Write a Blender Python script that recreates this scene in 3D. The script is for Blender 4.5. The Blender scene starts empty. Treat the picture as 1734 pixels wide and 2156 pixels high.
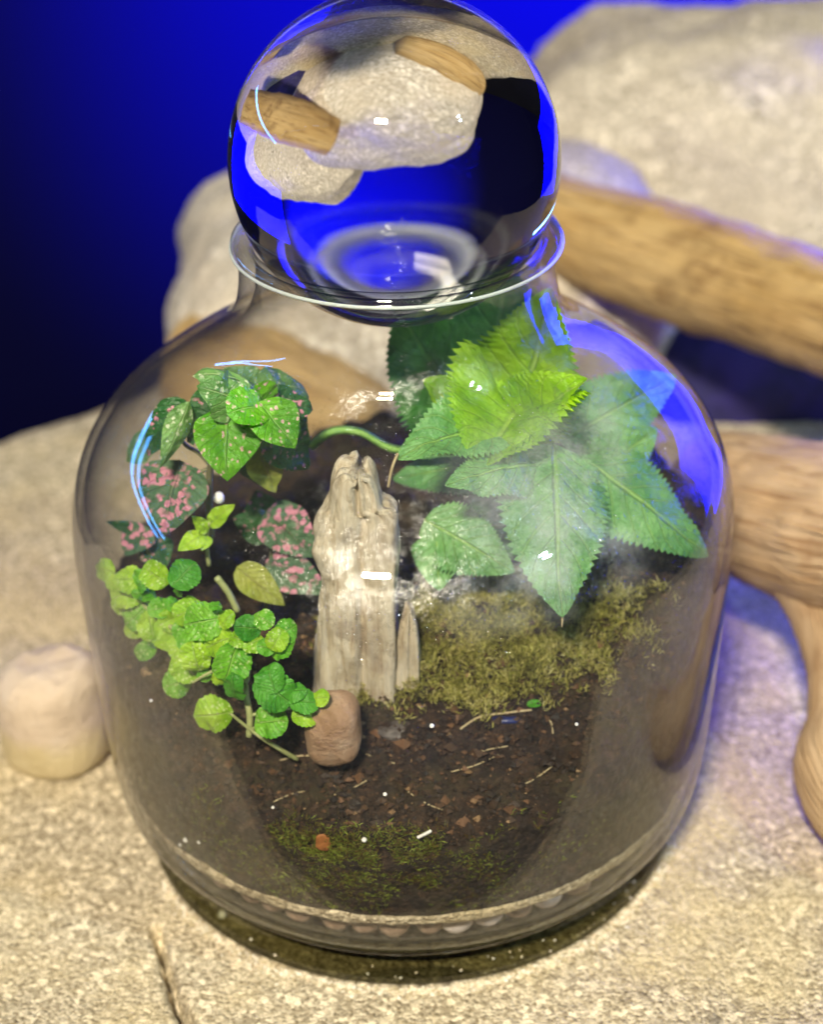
import bpy, bmesh, math, random
from mathutils import Vector, Matrix, noise
R = math.radians
rnd = random.Random(7)
scene = bpy.context.scene
col = scene.collection
S = 0.01                                   # all builders below take centimetres

# ------------------------------------------------------------------ camera
FPX, PW, PH = 3700.0, 1734.0, 2156.0       # focal length and frame in study pixels
CAM = Vector((0.18, -33.0, 27.8))
PITCH, ROLL = R(31.0), R(-1.25)
_f = Vector((0, math.cos(PITCH), -math.sin(PITCH)))
_r0 = Vector((1, 0, 0)); _u0 = _r0.cross(_f)
_r = _r0 * math.cos(ROLL) + _u0 * math.sin(ROLL)
_u = _u0 * math.cos(ROLL) - _r0 * math.sin(ROLL)
cd = bpy.data.cameras.new('camera'); cam = bpy.data.objects.new('camera', cd); col.objects.link(cam)
m = Matrix((_r, _u, -_f)).transposed().to_4x4(); m.translation = CAM * S; cam.matrix_world = m
cd.sensor_fit = 'VERTICAL'; cd.sensor_height = 24.0; cd.lens = FPX / PH * 24.0
cd.clip_start = 0.01; cd.clip_end = 50.0
cd.dof.use_dof = True; cd.dof.focus_distance = 0.329; cd.dof.aperture_fstop = 8.0
scene.camera = cam
scene.render.resolution_x, scene.render.resolution_y = 824, 1024

# ------------------------------------------------------------------ world, lamps, exposure
w = bpy.data.worlds.new('World'); scene.world = w; w.use_nodes = True
w.node_tree.nodes['Background'].inputs[0].default_value = (0.55, 0.6, 1.0, 1)
w.node_tree.nodes['Background'].inputs[1].default_value = 0.012
vs = scene.view_settings; vs.view_transform = 'Standard'; vs.look = 'None'; vs.exposure = 0.0; vs.gamma = 1.0

def area(name, loc, target, sx, sy, power, color):
    l = bpy.data.lights.new(name, 'AREA'); l.shape = 'RECTANGLE'; l.size = sx * S; l.size_y = sy * S
    l.energy = power; l.color = color
    o = bpy.data.objects.new(name, l); col.objects.link(o)
    o.location = Vector(loc) * S
    o.rotation_euler = (Vector(target) - Vector(loc)).to_track_quat('-Z', 'Y').to_euler()
    return o
WARM = (1.0, 0.91, 0.72)
COOL = (0.62, 0.86, 1.0)
def sph(az, el, d, z=13.0):                    # direction from the jar: az 0 = towards the camera, positive to the right
    return (d * math.cos(R(el)) * math.sin(R(az)), -d * math.cos(R(el)) * math.cos(R(az)), z + d * math.sin(R(el)))
area('white_lamp', sph(-11, 46.0, 120), (0, 4, 8), 16.0, 2.8, 16.5, WARM)
area('white_lamp', sph(-11, 44.4, 120), (0, 4, 8), 16.0, 2.8, 16.5, WARM)
area('cool_lamp', sph(56, 38.5, 110), (0, 0, 9), 3.4, 2.0, 2.6, COOL)
area('cool_lamp', sph(56, 36.0, 110), (0, 0, 9), 3.4, 2.0, 2.6, COOL)
bp = area('blue_panel', (26.5, 26.5, 7.5), (0, 0, 7), 25, 20, 1.55, (0.0, 0.0, 1.0))
bp.data.spread = R(95)
area('blue_strip', (-43, 16, 25), (0, 0, 9), 38, 1.0, 0.35, (0.10, 0.38, 1.0))
sl = bpy.data.lights.new('blue_spot', 'SPOT'); sl.energy = 600; sl.color = (0.0, 0.0, 1.0)
sl.spot_size = R(74); sl.spot_blend = 0.55; sl.shadow_soft_size = 0.02
so = bpy.data.objects.new('blue_spot', sl); col.objects.link(so); so.location = Vector((46, 62, 34)) * S
so.rotation_euler = (Vector((26, 120, 13)) - Vector((46, 62, 34))).to_track_quat('-Z', 'Y').to_euler()

cy = scene.cycles
cy.max_bounces = 10; cy.transparent_max_bounces = 28; cy.transmission_bounces = 9; cy.glossy_bounces = 4
cy.use_adaptive_sampling = True; cy.adaptive_threshold = 0.025
cy.diffuse_bounces = 3; cy.caustics_reflective = True; cy.caustics_refractive = True; cy.blur_glossy = 0.3
cy.sample_clamp_indirect = 12.0; cy.use_denoising = True

# ------------------------------------------------------------------ helpers
def ray(px, py):
    return (_f + _r * ((px - PW / 2) / FPX) - _u * ((py - PH / 2) / FPX))
def at(px, py, Y):
    d = ray(px, py); return CAM + d * ((Y - CAM.y) / d.y)
def on_z(px, py, z):
    d = ray(px, py); return CAM + d * ((z - CAM.z) / d.z)
def fbm(p, o=4):
    v = 0; a = 1.0; s = 1.0
    for _ in range(o):
        v += a * noise.noise(p * s); a *= 0.5; s *= 2.03
    return v

def mesh(name, verts, faces, material, parent=None, smooth=True, uvs=None):
    me = bpy.data.meshes.new(name)
    me.from_pydata([(v[0] * S, v[1] * S, v[2] * S) for v in verts], [], faces)
    if uvs:
        ul = me.uv_layers.new(name='UVMap')
        for lp in me.loops: ul.data[lp.index].uv = uvs[lp.vertex_index]
    if smooth: me.polygons.foreach_set('use_smooth', [True] * len(me.polygons))
    me.update()
    o = bpy.data.objects.new(name, me); col.objects.link(o)
    if material: me.materials.append(material)
    if parent: o.parent = parent
    return o
def tag(o, label=None, cat=None, group=None, kind=None):
    if label: o['label'] = label
    if cat: o['category'] = cat
    if group: o['group'] = group
    if kind: o['kind'] = kind
    return o
def thing(name, label, cat, group=None):
    o = bpy.data.objects.new(name, None); col.objects.link(o); o.empty_display_size = 0.01
    return tag(o, label, cat, group)

# ---- node material helpers
class M:
    def __init__(s, name):
        s.m = bpy.data.materials.new(name); s.m.use_nodes = True; s.nt = s.m.node_tree
        s.nt.nodes.clear(); s.out = s.n('ShaderNodeOutputMaterial')
        s.tc = s.n('ShaderNodeTexCoord')
    def n(s, t, **kw):
        nd = s.nt.nodes.new(t)
        for k, v in kw.items(): setattr(nd, k, v)
        return nd
    def l(s, a, b): s.nt.links.new(a, b)
    def put(s, sock, v):
        if hasattr(v, 'is_linked') or hasattr(v, 'links'): s.l(v, sock)
        else:
            if isinstance(v, tuple) and len(v) == 3 and sock.type == 'RGBA': v = v + (1,)
            sock.default_value = v
    def coord(s, scale=(1, 1, 1), src='Object', loc=(0, 0, 0)):
        mp = s.n('ShaderNodeMapping'); s.l(s.tc.outputs[src], mp.inputs[0])
        k = 100.0 if src == 'Object' else 1.0
        mp.inputs['Scale'].default_value = tuple(k * a for a in scale); mp.inputs['Location'].default_value = loc
        return mp.outputs[0]
    def noise(s, vec, scale, detail=4, rough=0.55, dist=0.0):
        t = s.n('ShaderNodeTexNoise'); s.l(vec, t.inputs['Vector']); t.inputs['Scale'].default_value = scale
        t.inputs['Detail'].default_value = detail; t.inputs['Roughness'].default_value = rough; t.inputs['Distortion'].default_value = dist
        return t.outputs['Fac']
    def voro(s, vec, scale, feature='F1', out='Distance', rand=1.0):
        t = s.n('ShaderNodeTexVoronoi', feature=feature); s.l(vec, t.inputs['Vector']); t.inputs['Scale'].default_value = scale
        t.inputs['Randomness'].default_value = rand
        return t.outputs[out]
    def ramp(s, fac, stops, interp='LINEAR'):
        r = s.n('ShaderNodeValToRGB'); s.put(r.inputs[0], fac); r.color_ramp.interpolation = interp
        e = r.color_ramp.elements
        while len(e) < len(stops): e.new(0.5)
        for i, (p, c) in enumerate(stops):
            e[i].position = p; e[i].color = (c, c, c, 1) if not isinstance(c, tuple) else c + (1,)
        return r.outputs[0]
    def mix(s, fac, a, b, mode='MIX'):
        x = s.n('ShaderNodeMix', data_type='RGBA', blend_type=mode)
        s.put(x.inputs[0], fac); s.put(x.inputs[6], a); s.put(x.inputs[7], b); return x.outputs[2]
    def math(s, op, a, b=0.0, c=None, clamp=False):
        x = s.n('ShaderNodeMath', operation=op); x.use_clamp = clamp
        s.put(x.inputs[0], a); s.put(x.inputs[1], b)
        if c is not None: s.put(x.inputs[2], c)
        return x.outputs[0]
    def maprange(s, v, a, b, c=0.0, d=1.0, smooth=True):
        x = s.n('ShaderNodeMapRange'); x.interpolation_type = 'SMOOTHSTEP' if smooth else 'LINEAR'
        for i, q in enumerate((v, a, b, c, d)): s.put(x.inputs[i], q)
        return x.outputs[0]
    def bump(s, h, strength=0.5, dist=0.1):
        b = s.n('ShaderNodeBump'); b.inputs['Strength'].default_value = strength
        b.inputs['Distance'].default_value = dist * S; s.l(h, b.inputs['Height']); return b.outputs[0]
    def princ(s, color, rough=0.6, normal=None, spec=0.5, **kw):
        p = s.n('ShaderNodeBsdfPrincipled'); s.put(p.inputs['Base Color'], color); s.put(p.inputs['Roughness'], rough)
        p.inputs['Specular IOR Level'].default_value = spec
        for k, v in kw.items(): s.put(p.inputs[k.replace('_', ' ')], v)
        if normal is not None: s.l(normal, p.inputs['Normal'])
        return p.outputs[0]
    def mixs(s, fac, a, b):
        x = s.n('ShaderNodeMixShader'); s.put(x.inputs[0], fac); s.l(a, x.inputs[1]); s.l(b, x.inputs[2]); return x.outputs[0]
    def done(s, sh): s.l(sh, s.out.inputs['Surface']); return s.m

def sep(M_, vec):
    x = M_.n('ShaderNodeSeparateXYZ'); M_.l(vec, x.inputs[0]); return x.outputs

# ------------------------------------------------------------------ materials
def sandstone(name, light, dark, warm, grain=11.0, spots=0.5, stain=None):
    k = M(name); v = k.coord()
    cell = k.voro(v, grain, out='Color'); g = sep(k, cell)[0]
    cell2 = k.voro(v, grain * 0.55, out='Color'); g2 = sep(k, cell2)[1]
    fine = k.noise(v, grain * 1.3, 3, 0.7)
    c = k.mix(g, dark, light)
    c = k.mix(k.maprange(g2, 0.75, 0.95), c, tuple(min(1, a * 1.25) for a in light))
    c = k.mix(k.maprange(fine, 0.35, 0.65), k.mix(0.35, c, dark), c)
    big = k.noise(v, 0.22, 4, 0.6)
    c = k.mix(k.math('MULTIPLY', k.maprange(big, 0.42, 0.68), 0.65), c, k.mix(g, tuple(a * 0.75 for a in warm), warm))
    sp = k.noise(k.coord((1, 1, 1), loc=(3, 7, 1)), 0.9, 2, 0.5)
    c = k.mix(k.math('MULTIPLY', k.maprange(sp, 0.70, 0.76), spots), c, (0.05, 0.045, 0.04))
    h = k.math('ADD', k.math('MULTIPLY', k.voro(v, grain), -0.6), k.noise(v, grain * 0.5, 5, 0.65))
    return k.done(k.princ(c, 0.85, k.bump(h, 0.9, 0.12), 0.25))
m_slab = sandstone('sandstone_slab', (0.76, 0.645, 0.46), (0.22, 0.17, 0.10), (0.68, 0.54, 0.30), grain=13.0)
m_pale = sandstone('sandstone_pale', (0.76, 0.675, 0.55), (0.30, 0.25, 0.185), (0.66, 0.57, 0.44), grain=8.0, spots=0.8)
m_back = sandstone('sandstone_back', (0.70, 0.63, 0.53), (0.33, 0.28, 0.21), (0.62, 0.52, 0.39), grain=8.0, spots=0.3)

k = M('dark_wall'); m_wall = k.done(k.princ((0.006, 0.006, 0.05), 0.9, None, 0.0))
k = M('dark_floor'); m_floor = k.done(k.princ((0.012, 0.012, 0.02), 0.9, None, 0.1))

def wood(name, a, b, dark):
    k = M(name); v = k.coord((1, 1, 1), 'UV')
    st = k.coord((5.0, 0.22, 1), 'UV')
    n1 = k.noise(st, 1.0, 6, 0.65, 0.6); n2 = k.noise(k.coord((16, 0.35, 1), 'UV'), 1.0, 4, 0.6, 0.4)
    c = k.mix(k.maprange(n1, 0.3, 0.7), a, b)
    c = k.mix(k.math('MULTIPLY', k.maprange(n2, 0.50, 0.68), 0.75), c, dark)
    n3 = k.noise(k.coord(), 0.45, 4, 0.6)
    c = k.mix(k.math('MULTIPLY', k.maprange(n3, 0.55, 0.72), 0.6), c, dark)
    h = k.math('ADD', n1, k.math('MULTIPLY', n2, 0.5))
    return k.done(k.princ(c, 0.62, k.bump(h, 0.9, 0.3), 0.25))
m_drift = wood('driftwood', (0.40, 0.25, 0.09), (0.52, 0.36, 0.16), (0.13, 0.06, 0.02))
m_drift2 = wood('driftwood_pink', (0.50, 0.33, 0.18), (0.59, 0.42, 0.26), (0.27, 0.14, 0.06))

def thin_glass(name, tint_edge=(0.36, 0.37, 0.36), fog=True, f0=0.05, tint=(0.985, 0.985, 0.98)):
    k = M(name)
    lw = k.n('ShaderNodeLayerWeight'); lw.inputs['Blend'].default_value = 0.5
    face = lw.outputs['Facing']
    fr = k.math('ADD', k.math('MULTIPLY', k.math('POWER', face, 5.0), 0.9), f0, clamp=True)
    tr = k.n('ShaderNodeBsdfTransparent'); k.l(k.mix(k.math('POWER', face, 4.0), tint, tint_edge), tr.inputs[0])
    gl = k.n('ShaderNodeBsdfGlossy'); gl.inputs['Roughness'].default_value = 0.015
    body = tr.outputs[0]
    if fog:
        v = k.coord(); xyz = sep(k, v)
        band = k.math('MULTIPLY', k.maprange(xyz[2], 9.1, 10.0), k.maprange(xyz[2], 12.4, 11.2))
        right = k.math('MULTIPLY', k.maprange(xyz[0], 0.2, 2.6), k.maprange(xyz[0], 5.2, 4.0))
        cl = k.noise(v, 0.55, 5, 0.62); fine = k.noise(v, 9.0, 3, 0.7)
        mk = k.math('MULTIPLY', k.math('MULTIPLY', band, right), k.maprange(cl, 0.38, 0.62))
        mk = k.math('MULTIPLY', mk, k.maprange(fine, 0.3, 0.6, 0.5, 1.0))
        # thin dried film: more of it is crossed at grazing angles
        thick = k.math('DIVIDE', 1.0, k.math('SUBTRACT', 1.10, face))
        film = k.math('MULTIPLY', k.math('MULTIPLY', k.maprange(k.noise(v, 0.9, 5, 0.6), 0.3, 0.7, 0.4, 1.0), thick), 0.010)
        mk = k.math('ADD', k.math('MULTIPLY', mk, 0.27), film, clamp=True)
        df = k.n('ShaderNodeBsdfDiffuse'); df.inputs[0].default_value = (0.8, 0.82, 0.84, 1)
        tl = k.n('ShaderNodeBsdfTranslucent'); tl.inputs[0].default_value = (0.8, 0.82, 0.84, 1)
        body = k.mixs(mk, body, k.mixs(0.5, df.outputs[0], tl.outputs[0]))
        gl.inputs['Roughness'].default_value = 0.02
        nb = k.bump(k.noise(v, 0.35, 2, 0.4), 0.05, 0.2); k.l(nb, gl.inputs['Normal'])
    sh = k.mixs(fr, body, gl.outputs[0])
    if fog:
        g2 = k.n('ShaderNodeBsdfGlossy'); g2.inputs['Roughness'].default_value = 0.14
        k.l(k.bump(k.noise(v, 11.0, 3, 0.7), 0.5, 0.05), g2.inputs['Normal'])
        damp = k.math('MULTIPLY', k.maprange(k.noise(v, 1.6, 4, 0.65), 0.45, 0.65), k.maprange(xyz[2], 6.5, 8.0))
        sh = k.mixs(k.math('MULTIPLY', damp, 0.055), sh, g2.outputs[0])
    return k.done(sh)
m_glass = thin_glass('jar_glass')
m_rim = thin_glass('rim_glass', (0.72, 0.78, 0.74), False, 0.10)
m_foot = thin_glass('foot_glass', (0.40, 0.41, 0.32), False, 0.06, (0.55, 0.55, 0.44))
k = M('ground_glass_edge'); m_edge = k.done(k.princ((0.72, 0.78, 0.74), 0.35, k.bump(k.noise(k.coord(), 12, 3), 0.6, 0.05), 0.6, Transmission_Weight=0.55))
m_drop = thin_glass('water_drop', (0.75, 0.78, 0.8), False, 0.07)
k = M('solid_glass')
g = k.n('ShaderNodeBsdfGlass'); g.inputs['IOR'].default_value = 1.5; g.inputs['Roughness'].default_value = 0.0
g.inputs['Color'].default_value = (0.97, 0.985, 0.975, 1); m_solid = k.done(g.outputs[0])
# glass ball with dried water marks in a wandering line
k = M('ball_glass')
g = k.n('ShaderNodeBsdfGlass'); g.inputs['IOR'].default_value = 1.5; g.inputs['Roughness'].default_value = 0.0
v = k.coord(); xyz = sep(k, v)
wob = k.math('MULTIPLY', k.math('SUBTRACT', k.noise(k.coord((0.0, 0.0, 1.0)), 1.3, 4, 0.6), 0.5), 2.4)
ln = k.maprange(k.math('ABSOLUTE', k.math('SUBTRACT', k.math('ADD', xyz[0], wob), 0.05)), 0.02, 0.17, 1, 0)
zb = k.math('MULTIPLY', k.maprange(xyz[2], -0.1, 0.15, 1, 0), k.maprange(xyz[1], 0.0, -0.3))
spk = k.maprange(k.noise(v, 5.5, 5, 0.7), 0.5, 0.62)
mk = k.math('MULTIPLY', k.math('MULTIPLY', ln, zb), k.math('MULTIPLY', spk, 0.6))
df = k.n('ShaderNodeBsdfDiffuse'); df.inputs[0].default_value = (0.8, 0.8, 0.85, 1)
k.l(k.math('MULTIPLY', k.maprange(xyz[2], -1.55, -1.9), k.maprange(k.noise(v, 7.0, 4, 0.7), 0.55, 0.75, 0.0, 0.04)), g.inputs['Roughness'])
m_ball = k.done(k.mixs(mk, g.outputs[0], df.outputs[0]))

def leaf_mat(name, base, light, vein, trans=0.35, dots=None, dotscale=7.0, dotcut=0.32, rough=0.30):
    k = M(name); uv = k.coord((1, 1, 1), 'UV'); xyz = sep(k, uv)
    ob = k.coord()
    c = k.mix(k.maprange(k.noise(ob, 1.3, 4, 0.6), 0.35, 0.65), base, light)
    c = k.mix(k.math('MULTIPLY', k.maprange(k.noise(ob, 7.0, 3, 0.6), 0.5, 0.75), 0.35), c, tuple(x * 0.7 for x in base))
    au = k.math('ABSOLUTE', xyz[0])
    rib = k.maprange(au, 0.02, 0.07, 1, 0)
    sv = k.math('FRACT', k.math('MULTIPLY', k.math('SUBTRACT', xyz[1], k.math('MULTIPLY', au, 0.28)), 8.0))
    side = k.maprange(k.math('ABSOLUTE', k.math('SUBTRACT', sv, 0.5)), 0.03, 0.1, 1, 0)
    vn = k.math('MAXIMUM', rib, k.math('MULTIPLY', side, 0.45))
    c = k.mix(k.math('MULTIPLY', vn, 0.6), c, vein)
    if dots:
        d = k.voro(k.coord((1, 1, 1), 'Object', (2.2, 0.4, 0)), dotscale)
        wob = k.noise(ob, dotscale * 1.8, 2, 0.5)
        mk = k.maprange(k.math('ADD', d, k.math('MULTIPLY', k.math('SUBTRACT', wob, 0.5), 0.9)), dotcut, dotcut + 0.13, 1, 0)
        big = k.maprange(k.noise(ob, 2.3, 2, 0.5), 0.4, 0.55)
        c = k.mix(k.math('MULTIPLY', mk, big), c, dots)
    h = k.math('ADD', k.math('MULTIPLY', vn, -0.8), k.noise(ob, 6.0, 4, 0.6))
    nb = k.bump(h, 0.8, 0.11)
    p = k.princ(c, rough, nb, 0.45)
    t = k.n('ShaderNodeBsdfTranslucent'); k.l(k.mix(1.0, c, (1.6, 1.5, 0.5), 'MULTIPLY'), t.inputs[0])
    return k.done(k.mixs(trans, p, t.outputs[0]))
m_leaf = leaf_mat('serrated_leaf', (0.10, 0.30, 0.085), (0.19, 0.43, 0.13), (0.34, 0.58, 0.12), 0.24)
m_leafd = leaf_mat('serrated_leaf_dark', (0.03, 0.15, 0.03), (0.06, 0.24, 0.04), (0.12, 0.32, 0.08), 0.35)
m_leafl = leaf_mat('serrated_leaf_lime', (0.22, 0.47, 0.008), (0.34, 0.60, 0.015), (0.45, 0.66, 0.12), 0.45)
PINK = (0.62, 0.25, 0.33)
m_pol = leaf_mat('spotted_leaf', (0.05, 0.22, 0.03), (0.10, 0.32, 0.05), (0.16, 0.36, 0.10), 0.3, PINK, 5.0, 0.24)
m_polg = leaf_mat('spotted_leaf_bright', (0.07, 0.30, 0.012), (0.15, 0.44, 0.02), (0.24, 0.5, 0.1), 0.25, (0.7, 0.45, 0.42), 7.5, 0.17, 0.22)
m_polp = leaf_mat('spotted_leaf_pink', (0.05, 0.13, 0.06), (0.10, 0.20, 0.09), (0.14, 0.2, 0.1), 0.25, PINK, 5.5, 0.42, 0.5)
m_pold = leaf_mat('spotted_leaf_dark', (0.015, 0.08, 0.02), (0.03, 0.13, 0.03), (0.06, 0.15, 0.05), 0.2, PINK, 6.0, 0.2, 0.32)
m_polpale = leaf_mat('spotted_leaf_pale', (0.09, 0.23, 0.06), (0.17, 0.34, 0.10), (0.35, 0.5, 0.22), 0.3, (0.5, 0.6, 0.4), 7.0, 0.2)
m_creep = leaf_mat('creeper_leaf', (0.23, 0.49, 0.010), (0.40, 0.64, 0.035), (0.48, 0.68, 0.16), 0.24, (0.5, 0.68, 0.22), 11.0, 0.22, 0.32)
m_creep2 = leaf_mat('creeper_leaf_mid', (0.09, 0.36, 0.012), (0.20, 0.50, 0.03), (0.34, 0.56, 0.12), 0.22, (0.4, 0.6, 0.2), 11.0, 0.22, 0.3)
m_creepd = leaf_mat('creeper_leaf_dark', (0.04, 0.25, 0.015), (0.10, 0.38, 0.03), (0.2, 0.45, 0.08), 0.3)
m_yell = leaf_mat('yellow_leaf', (0.33, 0.42, 0.05), (0.45, 0.50, 0.10), (0.55, 0.55, 0.2), 0.4)
k = M('stem_green'); m_stem = k.done(k.princ(k.mix(k.noise(k.coord(), 5, 3), (0.22, 0.26, 0.09), (0.42, 0.44, 0.2)), 0.55))
k = M('stem_dark'); m_stemd = k.done(k.princ(k.mix(k.noise(k.coord(), 5, 3), (0.10, 0.10, 0.05), (0.2, 0.2, 0.1)), 0.6))
k = M('dry_root'); m_root = k.done(k.princ(k.mix(k.noise(k.coord(), 6, 3), (0.30, 0.22, 0.12), (0.5, 0.42, 0.24)), 0.7))

k = M('soil'); v = k.coord()
c = k.ramp(k.noise(v, 3.2, 6, 0.72), [(0.3, (0.010, 0.006, 0.004)), (0.5, (0.028, 0.016, 0.009)), (0.64, (0.062, 0.034, 0.018)), (0.8, (0.12, 0.07, 0.04))])
c = k.mix(k.math('MULTIPLY', k.maprange(k.noise(v, 0.7, 4, 0.6), 0.5, 0.65), 0.5), c, (0.055, 0.045, 0.018))
h = k.math('ADD', k.noise(v, 5, 6, 0.75), k.math('MULTIPLY', k.voro(v, 7), -0.6))
m_soil = k.done(k.princ(c, 0.7, k.bump(h, 0.9, 0.16), 0.4))
k = M('soil_crumb'); geo = k.n('ShaderNodeNewGeometry')
c = k.ramp(geo.outputs['Random Per Island'], [(0.0, (0.012, 0.008, 0.005)), (0.5, (0.035, 0.020, 0.011)), (0.85, (0.07, 0.036, 0.016)), (0.97, (0.13, 0.065, 0.03)), (1.0, (0.28, 0.18, 0.09))])
m_crumb = k.done(k.princ(c, 0.65, k.bump(k.noise(k.coord(), 14, 3), 0.5, 0.05), 0.4))

def moss_mat(name, stops):
    k = M(name); geo = k.n('ShaderNodeNewGeometry')
    f = k.math('ADD', k.math('MULTIPLY', geo.outputs['Random Per Island'], 0.42), k.math('MULTIPLY', k.math('SUBTRACT', k.noise(k.coord(), 1.3, 5, 0.65), 0.12), 0.85))
    c = k.ramp(f, stops); p = k.princ(c, 0.6, None, 0.3)
    t = k.n('ShaderNodeBsdfTranslucent'); k.l(c, t.inputs[0]); return k.done(k.mixs(0.3, p, t.outputs[0]))
m_moss = moss_mat('moss_olive', [(0.18, (0.10, 0.06, 0.02)), (0.36, (0.20, 0.19, 0.035)), (0.5, (0.36, 0.36, 0.08)), (0.66, (0.52, 0.47, 0.16)), (0.9, (0.72, 0.68, 0.36))])
m_mossg = moss_mat('moss_green', [(0.2, (0.05, 0.028, 0.01)), (0.42, (0.13, 0.09, 0.015)), (0.62, (0.14, 0.19, 0.018)), (0.9, (0.34, 0.38, 0.07))])

k = M('petrified_wood'); v = k.coord((5, 5, 0.7))
c = k.ramp(k.noise(v, 1.0, 6, 0.65, 0.5), [(0.22, (0.22, 0.15, 0.09)), (0.38, (0.50, 0.41, 0.28)), (0.52, (0.64, 0.56, 0.42)), (0.8, (0.76, 0.70, 0.58))])
c = k.mix(k.math('MULTIPLY', k.maprange(k.noise(k.coord(), 1.2, 3), 0.5, 0.65), 0.45), c, (0.25, 0.18, 0.13))
m_petri = k.done(k.princ(c, 0.92, k.bump(k.noise(v, 1.5, 6, 0.7), 0.9, 0.15), 0.1))
k = M('tan_pebble'); v = k.coord()
c = k.ramp(k.noise(v, 1.0, 5, 0.6, 0.6), [(0.3, (0.22, 0.12, 0.05)), (0.5, (0.40, 0.25, 0.15)), (0.7, (0.52, 0.38, 0.26))])
m_peb = k.done(k.princ(c, 0.5, k.bump(k.noise(v, 6, 7, 0.7), 0.8, 0.14), 0.4))
k = M('cream_stone'); v = k.coord()
c = k.ramp(k.noise(v, 0.8, 5, 0.6, 0.4), [(0.3, (0.42, 0.33, 0.22)), (0.5, (0.58, 0.47, 0.33)), (0.7, (0.66, 0.57, 0.46))])
vz = sep(k, v)[2]
c = k.mix(k.maprange(k.math('ADD', vz, k.math('MULTIPLY', k.noise(v, 1.0, 3), 0.8)), 1.3, 1.9), k.mix(0.75, c, (0.52, 0.42, 0.22)), k.mix(0.4, c, (0.60, 0.47, 0.40)))
m_cream = k.done(k.princ(c, 0.6, k.bump(k.noise(v, 5, 7, 0.7), 0.8, 0.14), 0.4))
def flat(name, a, b, rough=0.6, sc=4.0):
    k = M(name); n = k.noise(k.coord(), sc, 4, 0.6)
    return k.done(k.princ(k.mix(k.maprange(n, 0.35, 0.65), a, b), rough, k.bump(n, 0.3, 0.06)))
m_perl = flat('perlite', (0.7, 0.68, 0.64), (0.85, 0.84, 0.8))
m_bark = flat('bark_orange', (0.22, 0.08, 0.02), (0.36, 0.14, 0.04))
m_clay = flat('clay_brown', (0.20, 0.13, 0.09), (0.34, 0.24, 0.18))
m_clayw = flat('clay_pale', (0.55, 0.48, 0.46), (0.70, 0.64, 0.62))
m_navy = flat('navy_chip', (0.01, 0.012, 0.05), (0.02, 0.03, 0.12), 0.3)
k = M('sand_grain'); geo = k.n('ShaderNodeNewGeometry')
m_grain = k.done(k.princ(k.ramp(geo.outputs['Random Per Island'], [(0, (0.35, 0.27, 0.14)), (0.4, (0.58, 0.50, 0.34)), (0.75, (0.72, 0.68, 0.58)), (1, (0.62, 0.46, 0.30))]), 0.5))

# ------------------------------------------------------------------ generic shapes
def lathe(name, prof, material, parent=None, n=96, closed=False):
    V, F = [], []
    for r, z in prof:
        for i in range(n):
            a = 2 * math.pi * i / n; V.append((r * math.cos(a), r * math.sin(a), z))
    P = len(prof)
    for j in range(P if closed else P - 1):
        j2 = (j + 1) % P
        for i in range(n):
            i2 = (i + 1) % n; F.append((j * n + i, j * n + i2, j2 * n + i2, j2 * n + i))
    return mesh(name, V, F, material, parent)
def spline(pts, per=6):
    pts = [Vector(p) for p in pts]; out = []
    for i in range(len(pts) - 1):
        p0 = pts[max(i - 1, 0)]; p1 = pts[i]; p2 = pts[i + 1]; p3 = pts[min(i + 2, len(pts) - 1)]
        for s in range(per):
            t = s / per
            out.append(0.5 * ((2 * p1) + (p2 - p0) * t + (2 * p0 - 5 * p1 + 4 * p2 - p3) * t * t + (3 * p1 - p0 - 3 * p2 + p3) * t ** 3))
    out.append(pts[-1]); return out
def tube(name, pts, rads, material, parent=None, seg=10, per=6, rough=0.0, rs=1.0, caps=True):
    """tube along a smooth path; rads are given at the control points"""
    path = spline(pts, per); rr = [v.x for v in spline([(r, 0, 0) for r in rads], per)]
    V, F, U = [], [], []; up = Vector((0.13, 0.2, 1)).normalized(); L = 0
    for i, p in enumerate(path):
        t = (path[min(i + 1, len(path) - 1)] - path[max(i - 1, 0)]).normalized()
        a = t.cross(up); a = a.normalized() if a.length > 1e-4 else Vector((1, 0, 0)); b = a.cross(t)
        if i: L += (p - path[i - 1]).length
        for s in range(seg):
            q = 2 * math.pi * s / seg; d = a * math.cos(q) + b * math.sin(q); r = rr[i]
            if rough: r *= 1 + rough * fbm((p + d * r) * rs, 4) + 0.4 * rough * fbm(Vector((q * 2.2, L * 0.12 * rs, 3)), 3)
            V.append(p + d * r); U.append((abs(q / math.pi - 1) * 3 * rr[0] / 2, L))
    for i in range(len(path) - 1):
        for s in range(seg):
            s2 = (s + 1) % seg; F.append((i * seg + s, i * seg + s2, (i + 1) * seg + s2, (i + 1) * seg + s))
    if caps:
        for e, sgn in ((0, -1), (len(path) - 1, 1)):
            t = (path[1] - path[0]) if e == 0 else (path[-1] - path[-2])
            c = len(V); V.append(path[e] + t.normalized() * sgn * rr[e] * 0.45); U.append(U[e * seg])
            for s in range(seg):
                s2 = (s + 1) % seg; F.append((e * seg + s2, e * seg + s, c) if sgn < 0 else (e * seg + s, e * seg + s2, c))
    return mesh(name, V, F, material, parent, True, U)
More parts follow.
